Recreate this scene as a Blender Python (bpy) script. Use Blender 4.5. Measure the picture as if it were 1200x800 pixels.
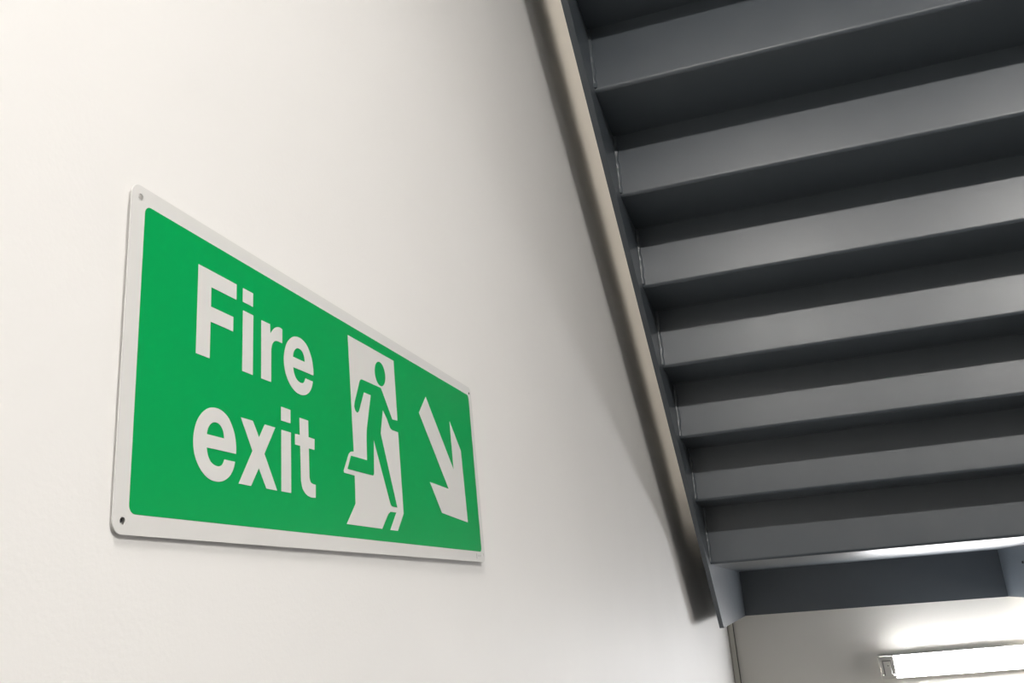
import bpy, bmesh, math
from mathutils import Vector, Matrix
from mathutils.geometry import tessellate_polygon

for o in list(bpy.data.objects):
    bpy.data.objects.remove(o, do_unlink=True)
scene = bpy.context.scene
COL = scene.collection

# ------------------------------------------------------------------ camera
EYE = 1.55                                  # eye height above the floor (z = 0)
F_PX, YAW, PITCH, ROLL = 1026.2, -0.2816, 0.2962, -0.0805
fwd = Vector((math.sin(YAW) * math.cos(PITCH), math.cos(YAW) * math.cos(PITCH), math.sin(PITCH)))
rgt = Vector((math.cos(YAW), -math.sin(YAW), 0.0))
upv = rgt.cross(fwd)
r2 = math.cos(ROLL) * rgt + math.sin(ROLL) * upv
u2 = -math.sin(ROLL) * rgt + math.cos(ROLL) * upv
cam_d = bpy.data.cameras.new('camera')
cam_d.sensor_fit = 'HORIZONTAL'
cam_d.sensor_width = 36.0
cam_d.lens = F_PX * 36.0 / 1200.0
cam_d.clip_start = 0.02
cam = bpy.data.objects.new('camera', cam_d)
COL.objects.link(cam)
m = Matrix((r2, u2, -fwd)).transposed().to_4x4()
m.translation = Vector((0.37, 0.0, EYE))
cam.matrix_world = m
scene.camera = cam

# ------------------------------------------------------------------ world + exposure
world = bpy.data.worlds.new('world')
scene.world = world
world.use_nodes = True
world.node_tree.nodes['Background'].inputs[0].default_value = (0.02, 0.02, 0.022, 1)
world.node_tree.nodes['Background'].inputs[1].default_value = 1.0
vs = scene.view_settings
vs.view_transform = 'Standard'
vs.look = 'None'
vs.exposure = 1.72
vs.gamma = 1.0
vs.use_curve_mapping = False

# lamp strengths (each is the glow of a batten_light diffuser; the side one is added fill)
P_FAR, P_SOFFIT, P_SOFFIT_B, P_CEIL, P_SIDE_FILL = 21.0, 62.0, 84.0, 48.0, 7.0
C_FAR = (0.97, 0.975, 1.0)
C_SOFFIT = (1.0, 0.965, 0.925)
C_SIDE_FILL = (1.0, 0.955, 0.90)
C_CEIL = (1.0, 0.90, 0.77)

# ------------------------------------------------------------------ materials
def principled(name, col, rough=0.5, spec=0.5):
    mt = bpy.data.materials.new(name)
    mt.use_nodes = True
    b = mt.node_tree.nodes['Principled BSDF']
    b.inputs['Base Color'].default_value = (*col, 1)
    b.inputs['Roughness'].default_value = rough
    b.inputs['Specular IOR Level'].default_value = spec
    return mt

def textured(name, col, col2, scale, rough=0.5, spec=0.5, bump=0.0, bump_scale=200.0, detail=4.0, rough_var=0.0):
    mt = principled(name, col, rough, spec)
    nt = mt.node_tree
    b = nt.nodes['Principled BSDF']
    tc = nt.nodes.new('ShaderNodeTexCoord')
    n = nt.nodes.new('ShaderNodeTexNoise')
    n.inputs['Scale'].default_value = scale
    n.inputs['Detail'].default_value = detail
    nt.links.new(tc.outputs['Object'], n.inputs['Vector'])
    rp = nt.nodes.new('ShaderNodeValToRGB')
    rp.color_ramp.elements[0].position = 0.3
    rp.color_ramp.elements[0].color = (*col, 1)
    rp.color_ramp.elements[1].position = 0.7
    rp.color_ramp.elements[1].color = (*col2, 1)
    nt.links.new(n.outputs['Fac'], rp.inputs['Fac'])
    nt.links.new(rp.outputs['Color'], b.inputs['Base Color'])
    if rough_var:
        mr = nt.nodes.new('ShaderNodeMapRange')
        mr.inputs['To Min'].default_value = rough - rough_var
        mr.inputs['To Max'].default_value = rough + rough_var
        nt.links.new(n.outputs['Fac'], mr.inputs['Value'])
        nt.links.new(mr.outputs['Result'], b.inputs['Roughness'])
    if bump:
        n2 = nt.nodes.new('ShaderNodeTexNoise')
        n2.inputs['Scale'].default_value = bump_scale
        n2.inputs['Detail'].default_value = 3.0
        nt.links.new(tc.outputs['Object'], n2.inputs['Vector'])
        bp = nt.nodes.new('ShaderNodeBump')
        bp.inputs['Strength'].default_value = bump
        bp.inputs['Distance'].default_value = 0.001
        nt.links.new(n2.outputs['Fac'], bp.inputs['Height'])
        nt.links.new(bp.outputs['Normal'], b.inputs['Normal'])
    return mt

M_WALL = textured('wall_paint', (0.80, 0.788, 0.770), (0.82, 0.808, 0.790), 3.0, 0.55, 0.35, 0.12, 260.0)
M_WALL_FAR = textured('far_wall_paint', (0.86, 0.835, 0.78), (0.88, 0.855, 0.80), 3.0, 0.6, 0.3, 0.12, 260.0)
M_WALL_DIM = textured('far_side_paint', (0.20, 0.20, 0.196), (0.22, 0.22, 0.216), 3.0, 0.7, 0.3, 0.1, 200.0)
M_CEIL = textured('ceiling_paint', (0.78, 0.77, 0.74), (0.80, 0.79, 0.76), 3.0, 0.8, 0.2, 0.1, 150.0)
M_FLOOR = textured('floor_vinyl', (0.030, 0.032, 0.035), (0.042, 0.044, 0.047), 40.0, 0.5, 0.4, 0.1, 300.0)
M_STEEL = textured('grey_steel_paint', (0.066, 0.080, 0.094), (0.072, 0.086, 0.100), 14.0, 0.37, 1.0, 0.15, 420.0, 5.0, 0.03)
M_TRIM = textured('trim_paint', (0.66, 0.64, 0.58), (0.69, 0.67, 0.61), 6.0, 0.55, 0.4, 0.1, 200.0)
M_SIGN_WHITE = textured('sign_white_plastic', (0.68, 0.672, 0.655), (0.695, 0.687, 0.67), 8.0, 0.35, 0.4, 0.03, 90.0)
M_SIGN_GREEN = textured('sign_green_print', (0.0, 0.335, 0.080), (0.0, 0.350, 0.087), 5.0, 0.32, 0.22, 0.03, 90.0)
M_MARK = principled('sign_grey_print', (0.42, 0.42, 0.41), 0.5)
M_LAMP_BODY = textured('lamp_white_plastic', (0.84, 0.82, 0.77), (0.86, 0.84, 0.79), 10.0, 0.4, 0.4, 0.05, 200.0)
M_LAMP_DARK = principled('lamp_grey_recess', (0.32, 0.31, 0.29), 0.5)
M_BOLT_OR_SHADE = principled('bolt_steel_or_hole_shade', (0.05, 0.05, 0.055), 0.4)

def emit(name, col, strength):
    mt = bpy.data.materials.new(name)
    mt.use_nodes = True
    b = mt.node_tree.nodes['Principled BSDF']
    b.inputs['Base Color'].default_value = (0.8, 0.8, 0.8, 1)
    b.inputs['Roughness'].default_value = 0.4
    b.inputs['Emission Color'].default_value = (*col, 1)
    b.inputs['Emission Strength'].default_value = strength
    return mt

# ------------------------------------------------------------------ helpers
def link(name, me, mat=None, parent=None, loc=None):
    o = bpy.data.objects.new(name, me)
    if mat is not None and me is not None and not me.materials:
        me.materials.append(mat)
    COL.objects.link(o)
    if parent is not None:
        o.parent = parent
    if loc is not None:
        o.location = loc
    return o

def empty(name, loc, rot=None):
    o = bpy.data.objects.new(name, None)
    o.empty_display_size = 0.1
    COL.objects.link(o)
    o.location = loc
    if rot:
        o.rotation_euler = rot
    return o

def tag(o, label=None, cat=None, group=None, kind=None):
    if label: o['label'] = label
    if cat: o['category'] = cat
    if group: o['group'] = group
    if kind: o['kind'] = kind
    return o

def bm_done(bm, name):
    bmesh.ops.recalc_face_normals(bm, faces=bm.faces)
    me = bpy.data.meshes.new(name)
    bm.to_mesh(me)
    bm.free()
    return me

def add_box(bm, lo, hi):
    (a, b, c), (d, e, f) = lo, hi
    v = [bm.verts.new(p) for p in ((a,b,c),(d,b,c),(d,e,c),(a,e,c),(a,b,f),(d,b,f),(d,e,f),(a,e,f))]
    for q in ((0,3,2,1),(4,5,6,7),(0,1,5,4),(1,2,6,5),(2,3,7,6),(3,0,4,7)):
        bm.faces.new([v[i] for i in q])
    return v

def box(name, lo, hi, mat, parent=None, bevel=0.0, loc=None):
    bm = bmesh.new()
    add_box(bm, lo, hi)
    if bevel:
        bmesh.ops.bevel(bm, geom=bm.edges[:], offset=bevel, segments=2, profile=0.5, affect='EDGES')
    return link(name, bm_done(bm, name), mat, parent, loc)

def prism_x(bm, prof, x0, x1):
    """profile of (y, z) points extruded along x"""
    n = len(prof)
    a = [bm.verts.new((x0, y, z)) for y, z in prof]
    b = [bm.verts.new((x1, y, z)) for y, z in prof]
    for i in range(n):
        j = (i + 1) % n
        bm.faces.new((a[i], a[j], b[j], b[i]))
    tri = tessellate_polygon([[Vector((y, z, 0)) for y, z in prof]])
    for t in tri:
        bm.faces.new([a[i] for i in t])
        bm.faces.new([b[i] for i in t])

def prism(name, prof, x0, x1, mat, parent=None, loc=None):
    bm = bmesh.new()
    prism_x(bm, prof, x0, x1)
    return link(name, bm_done(bm, name), mat, parent, loc)

# ------------------------------------------------------------------ the room
XR, YB, YF, ZT = 2.75, -2.6, 4.774, 5.3
def wall(name, lo, hi, mat):
    return tag(box(name, lo, hi, mat), kind='structure')
wall('floor', (-0.2, YB - 0.2, -0.2), (XR + 0.2, YF + 0.2, 0.0), M_FLOOR)
wall('wall_left', (-0.2, YB - 0.2, 0.0), (0.0, YF + 0.2, ZT), M_WALL)
wall('wall_far', (0.0, YF, 0.0), (XR, YF + 0.2, ZT), M_WALL_FAR)
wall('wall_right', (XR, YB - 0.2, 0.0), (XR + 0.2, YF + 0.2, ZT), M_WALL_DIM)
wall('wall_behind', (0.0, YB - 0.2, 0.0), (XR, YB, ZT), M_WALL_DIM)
wall('ceiling', (-0.2, YB - 0.2, ZT), (XR + 0.2, YF + 0.2, ZT + 0.2), M_CEIL)
# slim vertical cover strip in the far corner
tag(box('trim_1', (0.003, 4.752, 0.0), (0.027, YF, EYE - 0.06), M_TRIM, bevel=0.002), kind='structure')

M_JOINT = principled('dark_joint', (0.10, 0.095, 0.085), 0.7)
tag(box('trim_2', (0.027, 4.758, 0.0), (0.0305, YF, EYE - 0.06), M_JOINT), kind='structure')

# ------------------------------------------------------------------ the staircase
XS, TP = 0.0989, 0.0148            # inner face of the wall-side stringer, plate thickness
XE = 1.2963                        # inner face of the other stringer
GO, RI = 0.2236, 0.1729            # going, rise
Y0, Z0 = 1.8125, EYE + 1.1532      # bottom fold of the reference riser
ZL = EYE + 0.0950                  # underside of the lower landing
YL = 4.7442                        # face of the far landing beam
ZB = EYE - 0.1193                  # bottom of the landing frame
SH = 0.005                         # sheet thickness
BR = 0.009                         # bend radius

stair = empty('staircase', (0.0, 3.9, 0.0))
def P(o):
    """parent to the staircase keeping world position"""
    o.parent = stair
    o.location = Vector(o.location) - Vector(stair.location)
    return o

def riser_profile(h):
    pts = [(0.0, h), (0.0, BR)]
    for i in range(1, 8):
        a = math.pi / 2 * i / 8
        pts.append((BR - BR * math.cos(a), BR - BR * math.sin(a)))
    pts += [(BR, 0.0), (BR, SH)]
    ri = BR - SH
    for i in range(1, 4):
        a = math.pi / 2 * i / 4
        pts.append((BR - ri * math.sin(a), BR - ri * math.cos(a)))
    pts += [(SH, BR), (SH, h)]
    return pts

def riser_mesh(h):
    bm = bmesh.new()
    prism_x(bm, riser_profile(h), XS, XE)
    return bm_done(bm, 'riser')

def bead_mesh(h):
    """weld bead up the corner between riser and stringer"""
    bm = bmesh.new()
    n, seg = 14, 6
    rings = []
    for i in range(n + 1):
        z = BR + (h - BR) * i / n
        w = 0.0075 + 0.0012 * math.sin(i * 2.1) + 0.0008 * math.sin(i * 5.3)
        d = 0.0055 + 0.0008 * math.cos(i * 3.7)
        ring = []
        for s in range(seg + 1):
            a = math.pi / 2 * s / seg
            # concave-to-convex fillet between the stringer (x = 0) and the riser (y = 0)
            ring.append(bm.verts.new((w * math.sin(a) ** 1.3, -d * math.cos(a) ** 1.3, z)))
        ring.append(bm.verts.new((0.0, 0.0, z)))
        rings.append(ring)
    for i in range(n):
        a, b = rings[i], rings[i + 1]
        k = len(a)
        for s in range(k):
            t = (s + 1) % k
            bm.faces.new((a[s], a[t], b[t], b[s]))
    bm.faces.new(rings[0])
    bm.faces.new(rings[-1])
    return bm_done(bm, 'weld_bead')

def tread_mesh():
    bm = bmesh.new()
    add_box(bm, (XS, BR, 0.0), (XE, GO + SH, SH))
    return bm_done(bm, 'tread')

ME_R, ME_T, ME_B = riser_mesh(RI), tread_mesh(), bead_mesh(RI)
for k in range(-3, 6):
    y, z = Y0 + GO * k, Z0 - RI * k
    r = P(link('riser', ME_R, M_STEEL, None, (0, y, z)))
    link('weld_bead', ME_B, M_STEEL, r, (XS, 0, 0))
    P(link('tread', ME_T, M_STEEL, None, (0, y, z)))
y6 = Y0 + GO * 6
h6 = (Z0 - RI * 5) - ZL
r = P(link('riser', riser_mesh(h6), M_STEEL, None, (0, y6, ZL)))
link('weld_bead', bead_mesh(h6), M_STEEL, r, (XS, 0, 0))
P(box('landing_plate', (XS, y6 + BR, ZL), (XE, YL, ZL + SH), M_STEEL))
P(box('landing_beam', (XS, YL, ZB), (XE, YF - 0.004, ZL + 0.06), M_STEEL))
# upper landing over the viewer, reached by the top riser
yu, zu = Y0 - 3 * GO, Z0 + 3 * RI
zu2 = zu + 0.0
tag(box('ceiling_soffit', (XS, YB, zu2 + 0.003), (XR, yu - 0.01, zu2 + 0.16), M_CEIL), kind='structure')

# stringers: sloping flat plate that kinks into the level landing frame
CE = 0.0921                         # how far the stringer hangs below the folds
DS = 0.54                           # upright depth of the plate
def slope_z(y): return Z0 - CE - RI / GO * (y - Y0)
yk = Y0 + (Z0 - CE - ZB) * GO / RI  # where the slope meets the landing frame
def stringer_prof():
    ytop = yu + 0.02
    ybk = yk + 0.28
    zt = slope_z(yk) + DS - 0.02
    y_end = YF - 0.004
    ykt = Y0 + (Z0 - CE + DS - zt) * GO / RI
    return [(ytop, slope_z(ytop)), (yk, ZB), (y_end, ZB), (y_end, zt), (ykt, zt), (ytop, slope_z(ytop) + DS)]
P(prism('stringer', stringer_prof(), XS - TP, XS, M_STEEL))
P(prism('stringer', stringer_prof(), XE, XE + TP, M_STEEL))
# bolt head on the landing frame, open side
def disc_x(name, r, t, mat, loc, parent=None, seg=12, sx=1):
    bm = bmesh.new()
    bmesh.ops.create_cone(bm, cap_ends=True, segments=seg, radius1=r, radius2=r * 0.8, depth=t)
    bmesh.ops.rotate(bm, verts=bm.verts, cent=(0, 0, 0), matrix=Matrix.Rotation(-math.pi / 2 * sx, 3, 'Y'))
    return link(name, bm_done(bm, name), mat, parent, loc)
P(disc_x('bolt_head', 0.006, 0.006, M_BOLT_OR_SHADE, (XE - 0.003, 4.30, EYE + 0.025)))
tag(stair, 'dark grey painted steel staircase seen from below beside the white wall', 'staircase')

# ------------------------------------------------------------------ fluorescent batten lights
def batten_light(label, loc, length, strength, col, rot, group=None, cap_detail=True):
    """local: x along the tube, back on y = 0, front towards -y, height along z (+-0.053)"""
    root = empty('batten_light', loc, rot)
    tag(root, label, 'light', group)
    H2, CAP = 0.053, 0.066
    # back tray
    box('tray', (0.004, -0.046, -H2 + 0.002), (length - 0.004, 0.0, H2 - 0.002), M_LAMP_BODY, root, 0.002)
    # bowed diffuser
    bm = bmesh.new()
    prof = []
    n = 12
    for i in range(n + 1):
        a = math.pi * i / n
        prof.append((-0.0455 - 0.0225 * math.sin(a) ** 0.6, (H2 - 0.005) * math.cos(a)))
    prism_x(bm, prof, CAP - 0.006, length - CAP + 0.006)
    link('diffuser', bm_done(bm, 'diffuser'), emit('lamp_diffuser_glow', col, strength), root)
    for s in (0, 1):
        x0, x1 = (0.0, CAP) if s == 0 else (length - CAP, length)
        bm = bmesh.new()
        cp = [(0.0, H2), (-0.050, H2 - 0.002), (-0.064, H2 - 0.010), (-0.070, H2 - 0.022),
              (-0.070, -H2 + 0.022), (-0.064, -H2 + 0.010), (-0.050, -H2 + 0.002), (0.0, -H2)]
        prism_x(bm, cp, x0, x1)
        bmesh.ops.bevel(bm, geom=[e for e in bm.edges if e.calc_length() > 0.03], offset=0.0025, segments=2, profile=0.5, affect='EDGES')
        cap = link('end_cap', bm_done(bm, 'end_cap'), M_LAMP_BODY, root)
        if cap_detail:
            fx = x0 + 0.012 if s == 0 else x0 + 0.014
            # square clip set in a grey recess line, with a small screw
            bm = bmesh.new()
            add_box(bm, (fx, -0.0712, -0.034), (fx + 0.040, -0.069, 0.034))
            link('clip_recess', bm_done(bm, 'clip_recess'), M_LAMP_DARK, cap)
            box('clip', (fx + 0.005, -0.0735, -0.036), (fx + 0.035, -0.069, 0.028), M_LAMP_BODY, cap, 0.0012)
            bm = bmesh.new()
            bmesh.ops.create_cone(bm, cap_ends=True, segments=12, radius1=0.0042, radius2=0.0034, depth=0.003)
            bmesh.ops.rotate(bm, verts=bm.verts, cent=(0, 0, 0), matrix=Matrix.Rotation(math.pi / 2, 3, 'X'))
            link('screw_or_hole_shade', bm_done(bm, 'screw_or_hole_shade'), M_LAMP_DARK, cap, (fx + 0.024, -0.0745, 0.010))
    return root

# on the far wall, below the landing (in view)
batten_light('lit white fluorescent batten light on the far wall under the landing', (0.681, YF, EYE - 0.397), 1.25, P_FAR, C_FAR, (0, -0.022, 0))
# under the upper landing, above and just behind the viewer; one in line with the other
DOWN = (math.radians(90), 0, 0)
batten_light('short white batten light under the upper landing, nearer the sign wall', (0.255, -0.37, zu), 0.66, P_SOFFIT, C_SOFFIT, DOWN, cap_detail=False)
batten_light('white batten light under the upper landing, farther from the sign wall', (1.62, -0.37, zu), 1.05, P_SOFFIT_B, C_SOFFIT, DOWN, cap_detail=False)
batten_light('added fill light, an unseen white batten on the right wall beside the lower landing', (XR, 4.25, EYE - 0.62), 1.25, P_SIDE_FILL, C_SIDE_FILL, (0, 0, -math.pi / 2), cap_detail=False)  # added out of view to brighten the far wall and landing frame
# on the ceiling of the stairwell
batten_light('white batten light on the stairwell ceiling high above the flight', (0.95, 2.4, ZT), 1.5, P_CEIL, C_CEIL, DOWN, cap_detail=False)

# ------------------------------------------------------------------ the fire exit sign
SY0, SZ0, SW, SHT = 0.41865, EYE + 0.05876, 0.64260, 0.22362
DL, DR, BASE = 0.00064, -0.00255, 0.0036
def sheet(u, v):
    """the thin plastic sheet stands a few mm off the wall and is slightly twisted"""
    s, t = u / SW, v / SHT
    return BASE + (DL * (1 - s) + DR * s) * (2 * t - 1)

sign = empty('fire_exit_sign', (0.0, SY0 + SW / 2, SZ0))
tag(sign, 'green and white fire exit sign with running figure and down arrow on the white wall', 'sign')

def sign_part(name, outline, holes, h0, h1, mat, parent=sign, grid=0.02):
    """outline in mm on the sheet, raised from h0 to h1 above it"""
    loops = [[(u * 0.001003, v * 0.001003) for u, v in lp] for lp in [outline] + list(holes)]
    flat = [p for lp in loops for p in lp]
    tri = tessellate_polygon([[Vector((u, v, 0)) for u, v in lp] for lp in loops])
    bm = bmesh.new()
    vs_ = [bm.verts.new((0, u, v)) for u, v in flat]
    for t in tri:
        try:
            bm.faces.new([vs_[i] for i in t])
        except ValueError:
            pass
    us = [p[0] for p in flat]; vv = [p[1] for p in flat]
    for axis, lo, hi in ((1, min(us), max(us)), (2, min(vv), max(vv))):
        g = math.floor(lo / grid) + 1
        while g * grid < hi - 1e-5:
            co = [0, 0, 0]; no = [0, 0, 0]
            co[axis] = g * grid; no[axis] = 1
            bmesh.ops.bisect_plane(bm, geom=bm.verts[:] + bm.edges[:] + bm.faces[:], dist=1e-7, plane_co=co, plane_no=no)
            g += 1
    for f in bm.faces:
        f.normal_update()
        if f.normal.x < 0:
            f.normal_flip()
    ret = bmesh.ops.extrude_face_region(bm, geom=bm.faces[:])
    top = set(e for e in ret['geom'] if isinstance(e, bmesh.types.BMVert))
    for v in bm.verts:
        h = h1 if v in top else h0
        u, w = v.co.y, v.co.z
        v.co = Vector((sheet(u, w) + h, u - SW / 2, w))
    return link(name, bm_done(bm, name), mat, parent)

def rrect(u0, v0, u1, v1, r, n=8):
    pts = []
    for cx, cy, a0 in ((u1 - r, v1 - r, 0), (u0 + r, v1 - r, 90), (u0 + r, v0 + r, 180), (u1 - r, v0 + r, 270)):
        for i in range(n + 1):
            a = math.radians(a0 + 90 * i / n)
            pts.append((cx + r * math.cos(a), cy + r * math.sin(a)))
    return pts

def ellipse(cx, cy, a, b, n=28, tilt=0.0):
    out = []
    for i in range(n):
        t = 2 * math.pi * i / n
        x, y = a * math.cos(t), b * math.sin(t)
        out.append((cx + x * math.cos(tilt) - y * math.sin(tilt), cy + x * math.sin(tilt) + y * math.cos(tilt)))
    return out

def spline(pts, sub=5):
    """open Catmull-Rom through pts"""
    out = []
    n = len(pts)
    for i in range(n - 1):
        p0 = pts[max(i - 1, 0)]; p1 = pts[i]; p2 = pts[i + 1]; p3 = pts[min(i + 2, n - 1)]
        for s in range(sub):
            t = s / sub
            q = []
            for c in (0, 1):
                q.append(0.5 * (2 * p1[c] + (p2[c] - p0[c]) * t + (2 * p0[c] - 5 * p1[c] + 4 * p2[c] - p3[c]) * t * t
                                + (3 * p1[c] - p0[c] - 3 * p2[c] + p3[c]) * t ** 3))
            out.append(tuple(q))
    out.append(pts[-1])
    return out

W_, H_ = 640.68, 222.95
hole_c = [(8.4, 215.0), (8.2, 7.9), (633.2, 214.4), (634.0, 8.6)]
sign_part('back_plate', rrect(0, 0, W_, H_, 8), [ellipse(a, b, 2.3, 2.3, 14) for a, b in hole_c], -0.0010, -0.0003, M_SIGN_WHITE)
sign_part('green_panel', rrect(12.8, 12.3, 629.6, 211.2, 5.5), [], -0.0004, -0.0002, M_SIGN_GREEN)

LH = (-0.0003, 0.0)
def letter(outline, holes=()):
    return sign_part('letter', outline, holes, LH[0], LH[1], M_SIGN_WHITE)
def rect(u0, v0, u1, v1): return [(u0, v0), (u1, v0), (u1, v1), (u0, v1)]

# F
letter([(69.2, 125.0), (84.4, 125.0), (84.4, 152.1), (111.4, 152.3), (111.4, 163.6), (84.3, 163.4), (84.2, 178.1), (114.9, 178.3), (114.8, 190.5), (69.1, 190.4)])
# i, with its dot
li = letter(rect(123.6, 125.1, 137.2, 172.6))
sign_part('letter_dot', rect(123.1, 179.4, 136.6, 190.5), [], LH[0], LH[1], M_SIGN_WHITE, li)
# r
letter([(148.6, 125.1), (162.3, 125.2)] + spline([(162.3, 151.8), (163.7, 156.4), (166.4, 159.4), (170.2, 161.0), (174.5, 161.3), (178.5, 161.2)])
       + [(178.6, 173.0)] + spline([(178.6, 173.0), (175.5, 173.6), (171.1, 172.9), (166.2, 170.2), (161.0, 164.6)]) + [(160.6, 172.4), (148.2, 172.1)])
# e
E_OUT = [(48.1, 22.3), (47.9, 28.7), (45.2, 38.0), (38.8, 46.6), (31.8, 50.4), (24.2, 51.5), (15.5, 49.8), (7.5, 44.3), (2.2, 36.3), (0.0, 25.5),
         (2.2, 14.6), (8.5, 6.2), (16.5, 1.4), (25.0, 0.0), (33.0, 1.1), (40.3, 5.0), (45.0, 10.8), (47.0, 16.5)]
E_IN = [(34.5, 16.5), (31.8, 12.2), (26.6, 10.7), (20.2, 12.2), (16.2, 16.4), (14.3, 22.1)]
E_C = [(14.1, 31.3), (15.4, 35.8), (18.8, 39.6), (23.8, 41.2), (29.0, 40.0), (32.5, 36.2), (33.8, 31.3)]
def letter_e(u0, v0, su, sv):
    f = lambda pts: [(u0 + a * su, v0 + b * sv) for a, b in pts]
    letter(f(spline(E_OUT) + spline(E_IN)), [f(spline(E_C))])
letter_e(181.0, 124.2, 0.975, 0.955)
letter_e(69.4, 40.2, 1.0, 0.99)
# x
letter([(122.6, 90.0), (137.8, 90.0), (146.3, 78.7), (153.7, 90.0), (168.2, 90.0), (153.4, 67.5), (170.9, 41.6), (156.2, 41.7), (146.1, 55.7), (136.3, 41.5), (121.2, 41.6), (137.8, 67.3)])
# i
li = letter(rect(177.0, 41.7, 190.9, 89.8))
sign_part('letter_dot', rect(176.6, 97.2, 190.4, 108.3), [], LH[0], LH[1], M_SIGN_WHITE, li)
# t
letter([(204.4, 104.4), (204.8, 90.1), (197.2, 89.9), (197.3, 81.2), (205.2, 81.2)] + spline([(206.0, 53.0), (208.2, 47.0), (213.6, 42.9), (221.0, 41.2), (228.6, 41.5)])
       + [(228.9, 52.2)] + spline([(224.6, 52.4), (220.9, 53.5), (219.1, 57.0)]) + [(218.5, 81.2), (227.8, 81.1), (228.2, 90.3), (218.3, 90.5), (218.1, 104.4)])

# white doorway with the floor strip; the green figure lies over it
sign_part('doorway', [(293.7, 200.4), (296.4, 145.0), (298.8, 90.0), (292.3, 88.8), (288.7, 86.2), (278.4, 70.0), (279.2, 68.3), (299.3, 68.0), (299.2, 42.9),
                      (281.5, 23.7), (351.6, 23.7), (366.2, 38.6), (371.5, 41.3), (385.3, 41.5), (369.6, 23.7), (386.7, 23.8), (402.3, 41.8), (398.9, 124.4), (398.7, 136.5), (396.4, 200.4)],
          [], LH[0], LH[1], M_SIGN_WHITE)
FH = (-0.0001, 0.0002)
sign_part('running_figure', [(399.3, 136.5), (385.6, 135.4), (364.1, 160.7), (362.4, 162.7), (360.0, 163.3), (319.2, 162.8), (317.0, 162.0), (315.2, 160.2), (303.3, 137.0), (302.2, 133.0), (304.3, 129.2),
                             (308.2, 127.9), (311.4, 130.1), (323.1, 150.8), (338.2, 151.0), (329.5, 124.5), (326.6, 114.5), (325.7, 107.0), (324.9, 85.4), (292.7, 85.3), (285.4, 72.4), (335.4, 72.4),
                             (337.6, 73.0), (338.5, 75.1), (340.4, 107.8), (372.3, 48.7), (374.2, 47.2), (377.2, 46.6), (387.6, 46.5), (356.6, 116.3), (360.6, 129.5), (364.0, 141.2), (372.8, 134.0), (379.2, 126.2), (381.8, 124.6),
                             (385.8, 124.2), (399.5, 124.5)], [], FH[0], FH[1], M_SIGN_GREEN)
sign_part('running_figure_head', ellipse(361.4, 177.9, 12.1, 12.5, 32), [], FH[0], FH[1], M_SIGN_GREEN)
sign_part('arrow', [(480.4, 178.7), (457.7, 156.0), (532.8, 79.8), (476.8, 81.8), (506.6, 50.4), (588.3, 45.2), (583.4, 131.6), (551.9, 163.0), (553.7, 104.6)], [], LH[0], LH[1], M_SIGN_WHITE)
for a, b in hole_c:
    disc_x('screw_or_hole_shade', 0.0016, 0.0008, M_BOLT_OR_SHADE, (0.0006, (a + 0.5) * 0.001003 - SW / 2, (b + 0.5) * 0.001003), sign, 12, -1)  # dark disc stands in for the crescent of shade inside each fixing hole
# tiny grey maker's print at the lower right corner
sign_part('maker_print', rect(610.0, 3.6, 611.6, 9.6), [], -0.0004, -0.0002, M_MARK)
sign_part('maker_print', rect(614.5, 6.0, 626.5, 8.4), [], -0.0004, -0.0002, textured('sign_faint_print', (0.52, 0.52, 0.50), (0.66, 0.66, 0.64), 900.0, 0.5))
